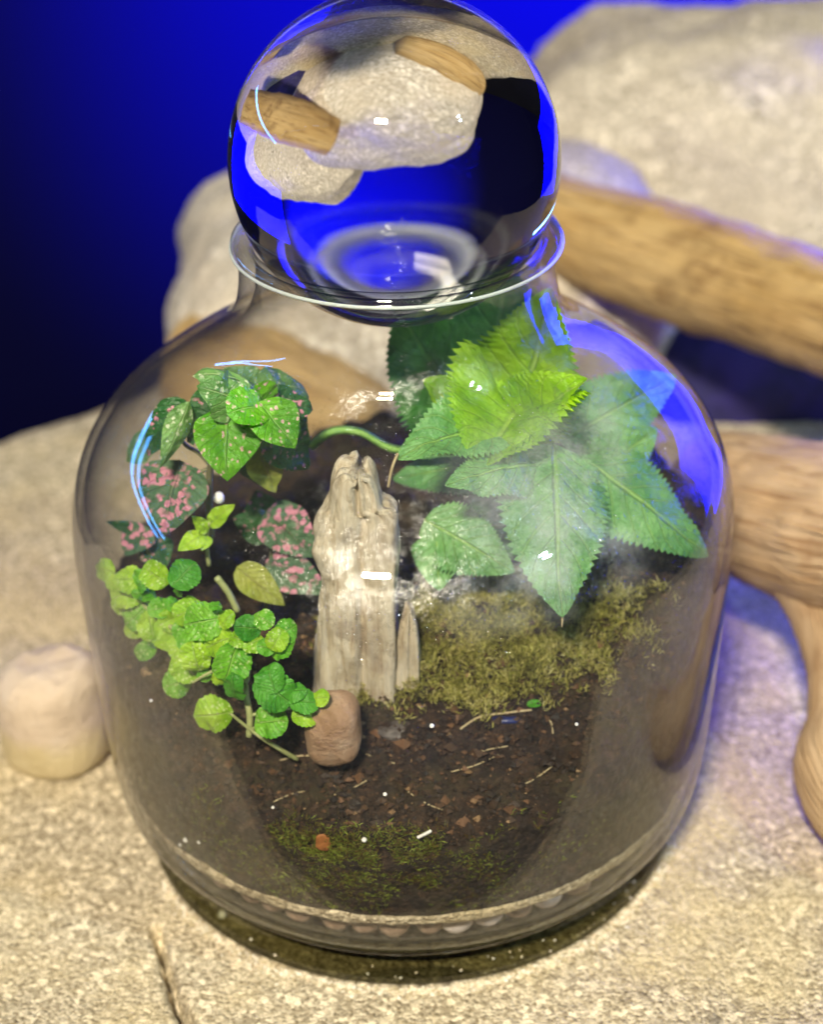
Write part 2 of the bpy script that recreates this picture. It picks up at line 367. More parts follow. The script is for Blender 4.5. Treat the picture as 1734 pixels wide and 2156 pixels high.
def blob(name, c, sx, sy, sz, material, parent=None, sub=4, amp=0.15, fr=0.5, seed=0, box=0.0, rot=0.0, flat_bottom=None, oct_=4):
    bm = bmesh.new(); bmesh.ops.create_icosphere(bm, subdivisions=sub, radius=1.0)
    V = []; c = Vector(c); ca, sa = math.cos(rot), math.sin(rot)
    for v in bm.verts:
        d = v.co.normalized()
        if box:                                              # squarer than a ball
            q = 2 + 6 * box; k_ = (abs(d.x) ** q + abs(d.y) ** q + abs(d.z) ** q) ** (-1 / q); d = d * k_
        p = Vector((d.x * sx, d.y * sy, d.z * sz))
        p *= 1 + amp * fbm(p * fr + Vector((seed * 3.1, seed * 1.7, 0)), oct_)
        p = Vector((p.x * ca - p.y * sa, p.x * sa + p.y * ca, p.z))
        if flat_bottom is not None and p.z < flat_bottom: p.z = flat_bottom
        V.append(p)
    F = [tuple(v.index for v in f.verts) for f in bm.faces]; bm.free()
    o = mesh(name, V, F, material, parent); o.location = c * S
    return o
def crumbs(name, places, material, parent=None):
    """many small angular chunks in one mesh: places = (point, size)"""
    V, F = [], []
    for p, s in places:
        b = len(V)
        for d in ((1, 0, 0), (-1, 0, 0), (0, 1, 0), (0, -1, 0), (0, 0, 1), (0, 0, -1)):
            V.append((p[0] + d[0] * s * rnd.uniform(.5, 1.3) + rnd.uniform(-.3, .3) * s, p[1] + d[1] * s * rnd.uniform(.5, 1.3) + rnd.uniform(-.3, .3) * s, p[2] + d[2] * s * rnd.uniform(.4, 1.0)))
        for f in ((0, 2, 4), (2, 1, 4), (1, 3, 4), (3, 0, 4), (2, 0, 5), (1, 2, 5), (3, 1, 5), (0, 3, 5)): F.append(tuple(b + i for i in f))
    return mesh(name, V, F, material, parent, False)
def shape_ovate(t): return (math.sin(math.pi * min(1, t ** 0.72)) ** 0.85) * (1 - 0.15 * t) if 0 < t < 1 else 0
def shape_acute(t): return (math.sin(math.pi * min(1, t ** 0.6)) ** 0.95) if 0 < t < 1 else 0
def shape_serr(t): return (math.sin(math.pi * min(1, t ** 0.66)) ** 0.72) * (1 - 0.22 * t) * 1.06 if 0 < t < 1 else 0
def shape_round(t): return math.sqrt(max(0, 1 - (2 * t - 1) ** 2)) * (0.92 + 0.12 * t)
def leaf(base, tip, width, up, material, parent, bend=0.15, fold=0.2, curl=0.0, teeth=0, depth=0.1, shape=shape_ovate, wave=0.0, seed=0, across=5, name='leaf', side_curve=0.0, quilt=0.045):
    base, tip, up = Vector(base), Vector(tip), Vector(up).normalized()
    ax = tip - base; L = ax.length; ax.normalize()
    nrm = (up - ax * up.dot(ax)).normalized(); sd = ax.cross(nrm)
    ctrl = (base + tip) / 2 + nrm * bend * L + sd * side_curve * L
    N = max(16, teeth * 3) if teeth else 18
    V, F, U = [], [], []
    ph = seed * 1.7
    for i in range(N + 1):
        t = i / N
        p = base * (1 - t) ** 2 + ctrl * 2 * t * (1 - t) + tip * t * t
        tg = (2 * (1 - t) * (ctrl - base) + 2 * t * (tip - ctrl)).normalized()
        n = (nrm - tg * nrm.dot(tg)).normalized(); s = tg.cross(n)
        wv = width * 0.5 * shape(t)
        tooth = 1.0
        if teeth:
            fr = (t * teeth) % 1.0; tooth = 1 + depth * (fr - 0.5) * (1.4 if t < .92 else 0.5) * (0.5 + rnd.random())
        for j in range(-across, across + 1):
            u = j / across; e = abs(u)
            ww = wv * (1 + (tooth - 1) * max(0, (e - 0.6) / 0.4))
            zz = fold * e * wv + curl * (e * wv) ** 2 / max(width, .01) * 4
            zz += wave * wv * e * math.sin(t * 11 + ph + (2.1 if u > 0 else 0)) + 0.05 * wv * math.sin(t * 19 + ph) * e
            q_ = p + s * (u * ww)
            zz += quilt * width * (fbm(q_ * (2.2 / max(width, .3)) + Vector((seed, 0, 0)), 2) + 0.35 * abs(math.sin((t - e * .28) * 8 * math.pi)) * (e * (1.15 - e)))
            V.append(q_ + n * zz); U.append((u, t))
    C = 2 * across + 1
    for i in range(N):
        for j in range(C - 1): F.append((i * C + j, i * C + j + 1, (i + 1) * C + j + 1, (i + 1) * C + j))
    return mesh(name, V, F, material, parent, True, U)

# ------------------------------------------------------------------ setting
def rear_edge(x):
    a = 19.2 + 0.87 * (x + 13.6) + 0.9 * fbm(Vector((x * 0.3, 1, 0)), 3); a = max(12.0, a)
    t = min(1, max(0, (x + 9.0) / 3.0)); t = t * t * (3 - 2 * t)
    return a * (1 - t) + 46 * t
CR = [on_z(330, 1960, 0), on_z(352, 2040, 0), on_z(368, 2100, 0), on_z(402, 2170, 0)]
def crack(x, y):
    b = 9
    for i in range(3):
        p, q = CR[i], CR[i + 1]; d = Vector((q.x - p.x, q.y - p.y)); t = max(0, min(1, ((x - p.x) * d.x + (y - p.y) * d.y) / d.length_squared))
        b = min(b, math.hypot(x - p.x - d.x * t, y - p.y - d.y * t))
    return b
def ground_z(x, y):
    r = math.hypot(x, y); k_ = min(1, max(0, (r - 6.2) / 4.0))
    z = k_ * (0.28 * fbm(Vector((x * 0.13, y * 0.13, 0)), 3)) + min(1, max(0, (r - 6.2) / .8)) * 0.05 * fbm(Vector((x * 1.1, y * 1.1, 4)), 4)
    if x < -9: z += 0.05 * (-9 - x) * min(1, max(0, (y + 2) / 8))
    fe = y + 9.0 - 0.5 * fbm(Vector((x * .25, 8, 0)), 3)
    if fe < 0.8: z -= 1.4 * (0.8 - fe) ** 2
    d = rear_edge(x) - y
    if d < 2.0: z -= 0.25 * (2 - d) ** 2
    c = crack(x, y) + 0.03 * fbm(Vector((x * 3, y * 3, 0)), 2)
    if c < 0.16: z -= 0.8 * (1 - c / 0.16)
    return z
V, F = [], []; xs = [-34 + 0.4 * i for i in range(70)] + [-6 + 0.08 * i for i in range(75)] + [0.3 * i for i in range(114)]
ys = []; y_ = -13.0
while y_ < 47:
    ys.append(y_); y_ += 0.16 if (-15 < y_ < -4) else 0.3
nx = len(xs)
fx = []
for x in xs: fx.append(x)
for y in ys:
    for x in xs:
        yy = min(y, rear_edge(x)); z = ground_z(x, yy)
        if y > rear_edge(x): z -= (y - yy) * 6
        V.append((x, yy + min(1.0, y - yy) * 0.3, max(z, -30)))
for j in range(len(ys) - 1):
    for i in range(nx - 1): F.append((j * nx + i, j * nx + i + 1, (j + 1) * nx + i + 1, (j + 1) * nx + i))
tag(mesh('ground', V, F, m_slab), 'sandy sandstone slab the glass jar stands on', kind='structure')
tag(mesh('floor', [(-300, -60, -70), (300, -60, -70), (300, 126, -70), (-300, 126, -70)], [(0, 1, 2, 3)], m_floor), 'dark surface far below the sandstone slab', kind='structure')
wv = [(-300, 120, -70), (300, 120, -70), (300, 120, 200), (-300, 120, 200), (-300, 124, -70), (300, 124, -70), (300, 124, 200), (-300, 124, 200)]
tag(mesh('backdrop_wall', wv, [(0, 1, 2, 3), (5, 4, 7, 6), (3, 2, 6, 7), (1, 5, 6, 2), (4, 0, 3, 7)], m_wall, smooth=False), 'blue lit wall in the blurred background', kind='structure')

# ------------------------------------------------------------------ stones and driftwood round the jar
o = blob('sandstone_rock', (18.9, 37.5, -1.6), 15.2, 8.5, 9.5, m_pale, None, 6, 0.10, 0.13, 3, 0.25, R(-8), oct_=6)
tag(o, 'big pale sandy rock at the upper right behind the driftwood log', 'rock')
o = blob('sandstone_rock', (0.8, 25.5, -0.2), 9.0, 7.6, 6.5, m_back, None, 6, 0.07, 0.2, 8, 0.35, R(6), oct_=6)
tag(o, 'rounded pale sandstone directly behind the neck of the jar', 'rock')
t = thing('driftwood_chunk', 'orange tan wood stub at the left in front of the rounded stone behind the jar', 'wood')
tube('stub', [(-7.0, 19.6, 2.2), (-5.2, 18.6, 2.1), (-3.2, 17.6, 1.7), (-0.8, 16.6, 1.2)], [1.8, 2.1, 1.9, 1.2], m_drift, t, 48, 12, 0.08, 0.5)
o = blob('gap_shade_lump', (13.5, 21.5, 0.2), 5.6, 3.2, 3.4, flat('gap_shade_navy', (0.010, 0.008, 0.06), (0.022, 0.014, 0.13), 0.8, 0.6), None, 5, 0.12, 0.3, 4, 0.3)  # added lump; its navy colour imitates blue shade on the slab under the log
tag(o, 'added navy lump standing in for the shade between the driftwood log and branch', 'stone')
# cylinder-like cream stone
c = on_z(126, 1590, 0.0)
V, F, U = [], [], []; n = 64
prof = [(0.0, 0.02), (.8, .02), (1.15, .08), (1.3, .3), (1.32, .8), (1.3, 1.4), (1.27, 1.9), (1.18, 2.2), (0.95, 2.42), (0.6, 2.5), (0.0, 2.52)]
pr = spline([(a, 0, b) for a, b in prof], 4)
for p in pr:
    for i in range(n):
        a = 2 * math.pi * i / n; q = Vector((p.x * math.cos(a), p.x * math.sin(a), p.z))
        r = 1 + 0.035 * fbm(q * 0.9 + Vector((5, 0, 0)), 4); dz = 0.25 * q.x * 0.3 * (p.z / 2.5) + 0.10 * fbm(q * 1.6, 3) * (p.z / 2.5)
        V.append((q.x * r * 1.04, q.y * r * 0.95, 1.14 * (q.z + dz)))
for j in range(len(pr) - 1):
    for i in range(n): F.append((j * n + i, j * n + (i + 1) % n, (j + 1) * n + (i + 1) % n, (j + 1) * n + i))
o = mesh('cream_stone', V, F, m_cream); o.location = (c.x * S, c.y * S, (ground_z(c.x, c.y) - .05) * S)
tag(o, 'small stubby cream stone standing at the lower left beside the jar', 'stone')
# driftwood
t = thing('driftwood_log', 'thick tan driftwood log lying across the right, below the big pale rock', 'driftwood')
tube('log', [at(1120, 450, 21.5), at(1300, 515, 19), at(1450, 566, 16.8), at(1600, 616, 14.5), at(1734, 662, 12.5), at(1900, 720, 10)], [1.45, 1.72, 1.74, 1.70, 1.66, 1.62], m_drift, t, 64, 16, 0.075, 0.45)
t = thing('driftwood_branch', 'pinkish tan driftwood branch at the right edge with a leg bending down to the slab', 'driftwood')
tube('branch', [at(1500, 1045, 8), at(1600, 1075, 6.5), at(1720, 1110, 4.5), at(1900, 1150, 2)], [1.75, 1.95, 2.1, 2.1], m_drift2, t, 64, 14, 0.06, 0.5)
tube('leg', [at(1725, 1130, 4.2), at(1768, 1270, 2.8), at(1792, 1400, 1.4), at(1792, 1530, 0.0), at(1780, 1630, -1.3), at(1830, 1740, -2.8), at(1930, 1810, -3.8)], [1.75, 1.35, 1.08, 1.02, 1.16, 1.0, 0.8], m_drift2, t, 48, 12, 0.05, 0.6)

# ------------------------------------------------------------------ jar
OUT = [(3.28, 14.40), (3.22, 14.2), (3.2, 13.9), (3.24, 13.45), (3.35, 13.0), (3.60, 12.56), (4.08, 12.12), (4.85, 11.66), (5.63, 11.1), (6.3, 10.5), (6.78, 9.8), (7.05, 9.0), (7.14, 8.2), (7.13, 7.2), (7.08, 5.5), (7.0, 3.6), (6.88, 2.2), (6.72, 1.6), (6.42, 1.15), (6.1, .88), (5.95, .76)]
outp = [(v.x, v.z) for v in spline([(r, 0, z) for r, z in OUT], 5)]
def r_out(z):
    for (a, za), (b, zb) in zip(outp, outp[1:]):
        if zb <= z <= za: return a + (b - a) * ((z - za) / (zb - za) if zb != za else 0)
    return outp[-1][0]
def inner(prof, th):
    res = []
    for i, (r, z) in enumerate(prof):
        a = prof[max(i - 1, 0)]; b = prof[min(i + 1, len(prof) - 1)]
        d = Vector((b[0] - a[0], b[1] - a[1])).normalized(); nrm = Vector((-d.y, d.x))   # outward on a downward path
        if nrm.x < 0 and nrm.y < 0: nrm = -nrm
        tt = th(z); res.append((max(0.0, r - abs(nrm.x) * tt), z - nrm.y * tt if z < 13.6 else z))
    return res
th = lambda z: 0.18 if z < 12 else 0.18 + 0.16 * min(1, (z - 12) / 1.4)
inn = inner(outp[1:], th)
jar = thing('glass_jar', 'clear round-shouldered glass jar holding the small terrarium', 'jar')
floor_in = [(5.5, 0.98), (4.0, 0.95), (0.0, 0.95)]
floor_out = [(5.6, 0.775), (3.5, 0.775), (0.0, 0.775)]
body = lathe('body', outp[1:] + floor_out + floor_in[::-1] + inn[::-1], m_glass, jar, 160, True)
lip = [(2.88, 14.42), (2.93, 14.50), (3.08, 14.53), (3.24, 14.53), (3.32, 14.48), (3.33, 14.40), (3.30, 14.31), (3.23, 14.26), (3.05, 14.25), (2.92, 14.28), (2.88, 14.34)]
lathe('rim', lip, m_rim, jar, 160, True)
lathe('rim_edge', [(3.325 + .035 * math.cos(2 * math.pi * i / 10), 14.355 + .035 * math.sin(2 * math.pi * i / 10)) for i in range(10)], m_edge, jar, 200, True)
foot = [(0.0, .755), (5.7, .755), (5.93, .74), (6.0, .66), (6.03, .5), (6.16, .3), (6.28, .14), (6.26, .03), (6.1, -.02), (0.0, -.02)]
lathe('foot', [(a, b + .02) for a, b in foot], m_foot, jar, 160)
tor = [(6.12 + .075 * math.cos(2 * math.pi * i / 12), .86 + .06 * math.sin(2 * math.pi * i / 12)) for i in range(12)]
lathe('base_ring', tor, m_solid, jar, 160, True)
# condensation beads on the inside of the shoulder
V, F = [], []
def dome(p, nrm, s):
    a = nrm.orthogonal().normalized(); b = nrm.cross(a); i0 = len(V); q = 7; st = rnd.uniform(.8, 1.4)
    for k_ in range(q):
        an = 2 * math.pi * k_ / q; V.append(p + a * math.cos(an) * s + b * math.sin(an) * s * st)
    for k_ in range(q):
        an = 2 * math.pi * k_ / q; V.append(p + nrm * s * .35 + (a * math.cos(an) + b * math.sin(an) * st) * s * .6)
    V.append(p + nrm * s * .5)
    for k_ in range(q):
        k2 = (k_ + 1) % q; F.append((i0 + k_, i0 + k2, i0 + q + k2, i0 + q + k_)); F.append((i0 + q + k_, i0 + q + k2, i0 + 2 * q))
def bead(an, z, s):
    r = r_out(z) - 0.20; r2 = r_out(z + .15); r1 = r_out(z - .15); sl = Vector((0.3, r2 - r1)).normalized()  # (dz, dr)
    out = Vector((math.cos(an) * sl.x, math.sin(an) * sl.x, -sl.y)); out = Vector((math.cos(an) * abs(sl.x), math.sin(an) * abs(sl.x), abs(sl.y))).normalized()
    p = Vector((math.cos(an) * r_out(z), math.sin(an) * r_out(z), z)) - out * 0.185
    dome(p, -out, s)
for _ in range(1100):
    z = rnd.uniform(7.2, 11.9); an = R(-90) + rnd.gauss(0.25, 0.5)
    if noise.noise(Vector((an * 5, z * 1.3, 2))) < -0.05: continue
    bead(an, z, 0.012 + 0.035 * rnd.random() ** 3)
for _ in range(700):
    z = rnd.uniform(7.0, 11.0); an = R(-90) + rnd.uniform(0.5, 1.5)
    bead(an, z, 0.015 + 0.045 * rnd.random() ** 2)
for (az_, zc, n_, sa, sz_) in ((-5, 9.75, 420, .16, .30), (-3, 12.1, 380, .22, .16), (30, 9.8, 160, .07, .2), (35, 12.1, 120, .12, .15)):
    for _ in range(n_):
        bead(R(-90 + az_) + rnd.gauss(0, sa), zc + rnd.gauss(0, sz_), 0.014 + 0.04 * rnd.random() ** 2)
for _ in range(70):
    bead(R(-90) + rnd.uniform(-.5, 1.2), rnd.uniform(8.6, 11.4), rnd.uniform(.045, .085))
tag(mesh('condensation', V, F, m_drop, jar), kind='stuff')

# ------------------------------------------------------------------ ball
bm = bmesh.new(); bmesh.ops.create_uvsphere(bm, u_segments=160, v_segments=96, radius=3.26 * S)
me = bpy.data.meshes.new('glass_ball'); bm.to_mesh(me); bm.free(); me.polygons.foreach_set('use_smooth', [True] * len(me.polygons))
ball = bpy.data.objects.new('glass_ball', me); me.materials.append(m_ball); col.objects.link(ball); ball.location = (0, 0, 16.01 * S)
tag(ball, 'clear glass ball resting in the mouth of the jar as its stopper', 'ball')

# ------------------------------------------------------------------ soil, drainage, moss
def soil_z(x, y):
    z = 6.35 + 0.10 * x + (0.05 * x * x / 6 if x > 0 else 0)
    if y < -2.6: z -= 0.50 * (-2.6 - y) + 0.02 * (y + 2.6) ** 2
    else: z += 0.05 * (y + 2.6)
    z += 0.55 * math.exp(-((x - 1.3) ** 2 / 5 + (y + 2.4) ** 2 / 3.0))
    return z
def rin(z): return r_out(max(1.0, z)) - 0.21
V, F = [], []; NT, NR = 260, 70
for j in range(NR + 1):
    for i in range(NT):
        a = 2 * math.pi * i / NT; rr = 6.79 * j / NR
        x, y = rr * math.cos(a), rr * math.sin(a)
        z = soil_z(x, y) + 0.30 * fbm(Vector((x * 0.9, y * 0.9, 1)), 5) + 0.17 * fbm(Vector((x * 3.4, y * 3.4, 9)), 4)
        V.append((x, y, z))
top = NR * NT; NZ = 50
for j in range(NZ):
    for i in range(NT):
        a = 2 * math.pi * i / NT; zt = V[top + i][2]; z = zt + (2.42 - zt) * (j + 1) / NZ
        g_ = rin(z) - 0.02 - 0.09 * max(0, fbm(Vector((a * 8, z * 1.1, 5)), 4)) - 0.03 * abs(noise.noise(Vector((a * 30, z * 4.5, 2))))
        V.append((g_ * math.cos(a), g_ * math.sin(a), z))
for j in range(NR + NZ):
    for i in range(NT): F.append((j * NT + i, j * NT + (i + 1) % NT, (j + 1) * NT + (i + 1) % NT, (j + 1) * NT + i))
soil = tag(mesh('soil', V, F, m_soil), 'dark brown potting soil filling the lower half of the jar', 'soil', kind='stuff')
def sz(x, y): return soil_z(x, y) + 0.30 * fbm(Vector((x * 0.9, y * 0.9, 1)), 5)
pl = []
for _ in range(11000):
    a = R(-90) + rnd.gauss(0, 0.95); rr = 6.6 * math.sqrt(rnd.random())
    x, y = rr * math.cos(a), rr * math.sin(a); pl.append(((x, y, sz(x, y) + rnd.uniform(0, .1)), 0.022 + 0.085 * rnd.random() ** 4))
for _ in range(260):                                  # larger clods and bark bits
    a = R(-90) + rnd.gauss(0, 0.8); rr = 6.5 * math.sqrt(rnd.random()); x, y = rr * math.cos(a), rr * math.sin(a)
    pl.append(((x, y, sz(x, y) + .02), rnd.uniform(.09, .19)))
for _ in range(6500):
    a = R(-90) + rnd.uniform(-1.5, 1.5); z = rnd.uniform(2.5, 7.0)
    s = 0.015 + 0.055 * rnd.random() ** 4; q = rin(z) - 0.035 - s * 1.25
    x, y = q * math.cos(a), q * math.sin(a)
    if z > sz(x, y): continue
    pl.append(((x, y, z), s))
tag(crumbs('soil_crumbs', pl, m_crumb, soil), kind='stuff')

def moss(name, n, sampler, material, L=0.22, per=4, parent=None):
    V, F = [], []
    for _ in range(n):
        r_ = sampler()
        if r_ is None: continue
        p, nrm = r_
        for _ in range(per):
            d = (nrm + Vector((rnd.gauss(0, .55), rnd.gauss(0, .55), rnd.gauss(0, .45)))).normalized(); l_ = L * rnd.uniform(.5, 1.25)
            s = d.orthogonal().normalized(); s.rotate(Matrix.Rotation(rnd.uniform(0, 6.28), 3, d)); w_ = L * rnd.uniform(.05, .12)
            q = p + Vector((rnd.uniform(-.08, .08), rnd.uniform(-.08, .08), rnd.uniform(-.04, .04))); b = len(V)
            V.extend([q - s * w_ * .5, q + s * w_ * .5, q + d * l_ * .55 + s * w_ * .8, q + d * l_, q + d * l_ * .55 - s * w_ * .8])
            F.append((b, b + 1, b + 2, b + 3, b + 4))
    return mesh(name, V, F, material, parent, False)
def s_top():
    x = rnd.gauss(1.9, 1.9); y = rnd.gauss(-2.9, 1.1)
    if math.hypot(x, y) > 6.5 or y < -4.7: return None
    d = ((x - 1.7) / 3.5) ** 2 + ((y + 2.6) / 1.75) ** 2
    c_ = fbm(Vector((x * 1.5, y * 1.5, 0)), 4)
    if d + 0.75 * c_ > 0.95 + rnd.gauss(0, .12): return None
    return Vector((x, y, sz(x, y) + 0.10 - 0.22 * c_)), Vector((0, -0.35, 1)).normalized()
tag(moss('moss', 9500, s_top, m_moss, 0.17, 5), 'yellowish olive moss cushion around the upright wood piece', 'moss', kind='stuff')
def s_glass():
    a = R(-90) + rnd.gauss(-0.16, 0.30); z = rnd.gauss(3.3, 0.7)
    if not (2.5 < z < 4.9): return None
    d = fbm(Vector((a * 6, z * 0.9, 7)), 3) + 0.42 - 0.22 * abs(z - 3.0)
    if d < 0: return None
    q = rin(z) - 0.10; n_ = Vector((math.cos(a) * .3, math.sin(a) * .3, .9))
    t_ = Vector((-math.sin(a), math.cos(a), 0)) * rnd.uniform(-.8, .8)
    return Vector((q * math.cos(a), q * math.sin(a), z)), (n_ * .2 + t_ + Vector((0, 0, rnd.uniform(-.3, .9)))).normalized()
mg = moss('moss', 9000, s_glass, m_mossg, 0.13, 4)
for v in mg.data.vertices:                                       # keep the fronds inside the glass
    r_ = math.hypot(v.co.x, v.co.y) / S; lim = rin(v.co.z / S) - 0.01
    if r_ > lim: v.co.x *= lim / r_; v.co.y *= lim / r_
tag(mg, 'dark green moss pressed against the glass near the bottom of the jar', 'moss', kind='stuff')

# drainage pebbles under the soil
def ring_layer(z0, z1, gap, amp, n=300, m_=6):
    V, F = [], []
    for j in range(m_ + 1):
        z = z0 + (z1 - z0) * j / m_
        for i in range(n):
            a = 2 * math.pi * i / n; zz = z + amp * fbm(Vector((math.cos(a) * 9, math.sin(a) * 9, j * .3)), 3)
            q = rin(zz) - gap - (0.12 if j in (0, m_) else 0.0); V.append((q * math.cos(a), q * math.sin(a), zz))
    for j in range(m_):
        for i in range(n): F.append((j * n + i, j * n + (i + 1) % n, (j + 1) * n + (i + 1) % n, (j + 1) * n + i))
    F.append(tuple(m_ * n + i for i in range(n))); F.append(tuple(range(n))[::-1])
    return V, F
tag(mesh('sand_layer', *ring_layer(2.08, 2.40, 0.03, 0.05), m_slab), 'thin layer of pale sand between the soil and the pebbles', 'sand', kind='stuff')
for i in range(26):
    a = R(-90) + (i - 12.5) * 0.112 + rnd.uniform(-.02, .02); s = rnd.uniform(.29, .36); q = 5.98 - s * .3
    pale = i in (14, 15, 17)
    o = blob('clay_pebble', (q * math.cos(a), q * math.sin(a), 1.56), s * 1.1, s, s * 1.0, m_clayw if pale else m_clay, None, 3, 0.08, 2, i)
    if pale: tag(o, {14: 'leftmost of the three pale lilac pebbles in the bottom of the jar', 15: 'middle one of the three pale lilac pebbles in the jar bottom', 17: 'rightmost of the three pale lilac pebbles in the jar bottom'}[i], 'pebble', 'drainage pebbles under the soil')
    else: tag(o, 'dull brown clay pebble in the drainage layer under the soil', 'pebble', 'drainage pebbles under the soil')

# ------------------------------------------------------------------ upright wood piece and pebble
def slab_piece(name, rows, Yc, depth, material):
    """upright split piece: rows = (py, x_left_px, x_right_px); own thickness, grooved along the grain"""
    V, F = [], []; n = 72; rr = spline([(a, b, c) for a, b, c in rows], 7)
    for j, r_ in enumerate(rr):
        L_, R_ = at(r_.y, r_.x, Yc), at(r_.z, r_.x, Yc); c_ = (L_ + R_) / 2; hw = (R_ - L_).length / 2
        for i in range(n):
            q = 2 * math.pi * i / n; cx, sy_ = math.cos(q), math.sin(q)
            p_ = 5.0; k_ = (abs(cx) ** p_ + abs(sy_) ** p_) ** (-1 / p_)
            rg = 1 - 2 * abs(noise.noise(Vector((cx * 2.6, sy_ * 2.6, c_.z * 0.16 + 4))))
            st = math.floor(3.2 * noise.noise(Vector((cx * 1.7 + 9, sy_ * 1.7, c_.z * 0.5)))) / 3.2
            g_ = 1 + 0.14 * rg + 0.34 * st + 0.07 * fbm(Vector((cx * 6, sy_ * 6, c_.z * 1.1)), 4)
            if abs(cx - .12) < .10 and sy_ < 0: g_ -= 0.28
            V.append(Vector((c_.x + cx * k_ * hw * (0.55 + 0.45 * g_), Yc + sy_ * k_ * depth * g_, c_.z + 0.22 * fbm(Vector((cx * 2, sy_ * 2, c_.z)), 3) * min(1, j / 6 + .3))))
    for j in range(len(rr) - 1):
        for i in range(n): F.append((j * n + i, (j + 1) * n + i, (j + 1) * n + (i + 1) % n, j * n + (i + 1) % n))
    F.append(tuple(range(n))); F.append(tuple((len(rr) - 1) * n + i for i in range(n))[::-1])
    return mesh(name, V, F, material)
o = slab_piece('wood_piece', [(986, 738, 768), (989, 716, 780), (1010, 704, 792), (1052, 694, 804), (1060, 690, 822), (1078, 682, 834), (1130, 664, 834), (1165, 672, 834), (1200, 684, 832), (1290, 672, 832), (1380, 668, 840), (1500, 660, 846)], -3.3, 0.52, m_petri)
tag(o, 'weathered grey tan wood piece standing upright in the moss', 'wood')
o = slab_piece('wood_splinter', [(1278, 858, 866), (1305, 848, 874), (1350, 838, 882), (1460, 830, 888)], -3.55, 0.2, m_petri)
tag(o, 'short pointed tan splinter leaning at the right foot of the upright wood', 'wood')
c = at(700, 1535, -5.15)
o = blob('pebble', c, 0.56, 0.5, 0.78, m_peb, None, 4, 0.10, 1.0, 2, 0.15)
tag(o, 'smooth pinkish tan pebble on the soil below the upright wood', 'pebble')

# ------------------------------------------------------------------ plants
tocam = Vector((0, -0.78, 0.62))
def L_(b, t_, w_, mt, par, Yb, Yt, up=None, **kw):
    """leaf from two picture points and their distances; w_ in study pixels"""
    B = at(b[0], b[1], Yb); T = at(t_[0], t_[1], Yt)
    return leaf(B, T, w_ / 3700 * 34, up or tocam, mt, par, **kw)
def stem(pts, r0, r1, mt, par, name='stem'):
    P = [at(*p) for p in pts]; n_ = len(P)
    return tube(name, P, [r0 + (r1 - r0) * i / (n_ - 1) for i in range(n_)], mt, par, 8, 5)

# serrated plant on the right
sp = thing('serrated_leaf_plant', 'large-leaved light green plant with toothed leaves filling the right of the jar', 'plant')
stem([(1120, 1330, -1.2), (1115, 1180, -1.3), (1100, 1040, -1.3), (1085, 930, -1.2)], .20, .12, m_stem, sp)
K = dict(teeth=27, depth=0.14, shape=shape_serr, wave=0.15, quilt=0.07)
L_((1075, 930), (1160, 606), 300, m_leafl, sp, -0.9, -0.6, Vector((-0.38, -0.8, 0.5)), bend=-0.10, fold=0.42, seed=1, **K)
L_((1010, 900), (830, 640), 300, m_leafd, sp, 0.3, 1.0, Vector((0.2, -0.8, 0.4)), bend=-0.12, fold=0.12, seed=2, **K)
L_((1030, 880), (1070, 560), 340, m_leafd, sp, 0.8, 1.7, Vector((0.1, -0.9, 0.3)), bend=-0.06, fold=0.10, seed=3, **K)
L_((1070, 960), (1240, 798), 210, m_leafl, sp, -1.5, -2.4, Vector((-0.35, -0.5, 0.8)), bend=0.10, fold=0.75, seed=4, **K)
L_((1085, 960), (890, 800), 210, m_leafl, sp, -1.3, -1.2, Vector((0.2, -0.6, 0.75)), bend=0.06, fold=0.65, seed=5, **K)
L_((1095, 870), (1010, 988), 320, m_leafl, sp, -1.3, -3.1, Vector((0, -0.35, 0.95)), bend=0.30, fold=0.62, seed=6, **K)
L_((1070, 900), (836, 968), 190, m_leaf, sp, -1.5, -3.3, Vector((0.2, -0.4, 0.9)), bend=0.20, fold=0.30, seed=7, **K)
L_((1170, 930), (1186, 1300), 270, m_leaf, sp, -2.0, -5.0, Vector((0.18, -0.72, 0.68)), bend=0.16, fold=-0.30, side_curve=0.06, seed=8, **K)
L_((1150, 975), (938, 1022), 150, m_leaf, sp, -2.3, -3.9, Vector((0, -0.6, 0.8)), bend=0.14, fold=-0.25, seed=9, **K)
L_((1225, 965), (1495, 1172), 215, m_leaf, sp, -1.6, -2.5, Vector((0.3, -0.66, 0.68)), bend=0.20, fold=-0.30, side_curve=0.05, seed=10, **K)
L_((1180, 930), (1425, 790), 190, m_leaf, sp, -0.7, 0.5, Vector((0.2, -0.75, 0.6)), bend=0.10, fold=0.25, seed=11, **K)
L_((1240, 1010), (1385, 900), 150, m_leaf, sp, -1.0, -0.9, Vector((0.2, -0.75, 0.6)), bend=0.12, fold=0.25, seed=17, **K)
L_((895, 1095), (1085, 1205), 165, m_leaf, sp, -2.4, -3.3, Vector((-0.1, -0.75, 0.65)), bend=0.16, fold=-0.2, seed=12, **K)
L_((920, 1120), (925, 1245), 120, m_leaf, sp, -2.6, -3.3, Vector((-0.2, -0.7, 0.65)), bend=0.14, fold=-0.2, seed=13, **K)
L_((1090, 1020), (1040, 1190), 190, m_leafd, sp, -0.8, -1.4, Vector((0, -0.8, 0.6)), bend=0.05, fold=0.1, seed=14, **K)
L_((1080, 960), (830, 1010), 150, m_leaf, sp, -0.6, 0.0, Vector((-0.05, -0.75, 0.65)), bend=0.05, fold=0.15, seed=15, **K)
L_((1215, 1000), (1240, 1250), 150, m_leafd, sp, -0.6, -1.4, Vector((0.1, -0.8, 0.6)), bend=0.05, fold=0.1, seed=16, **K)
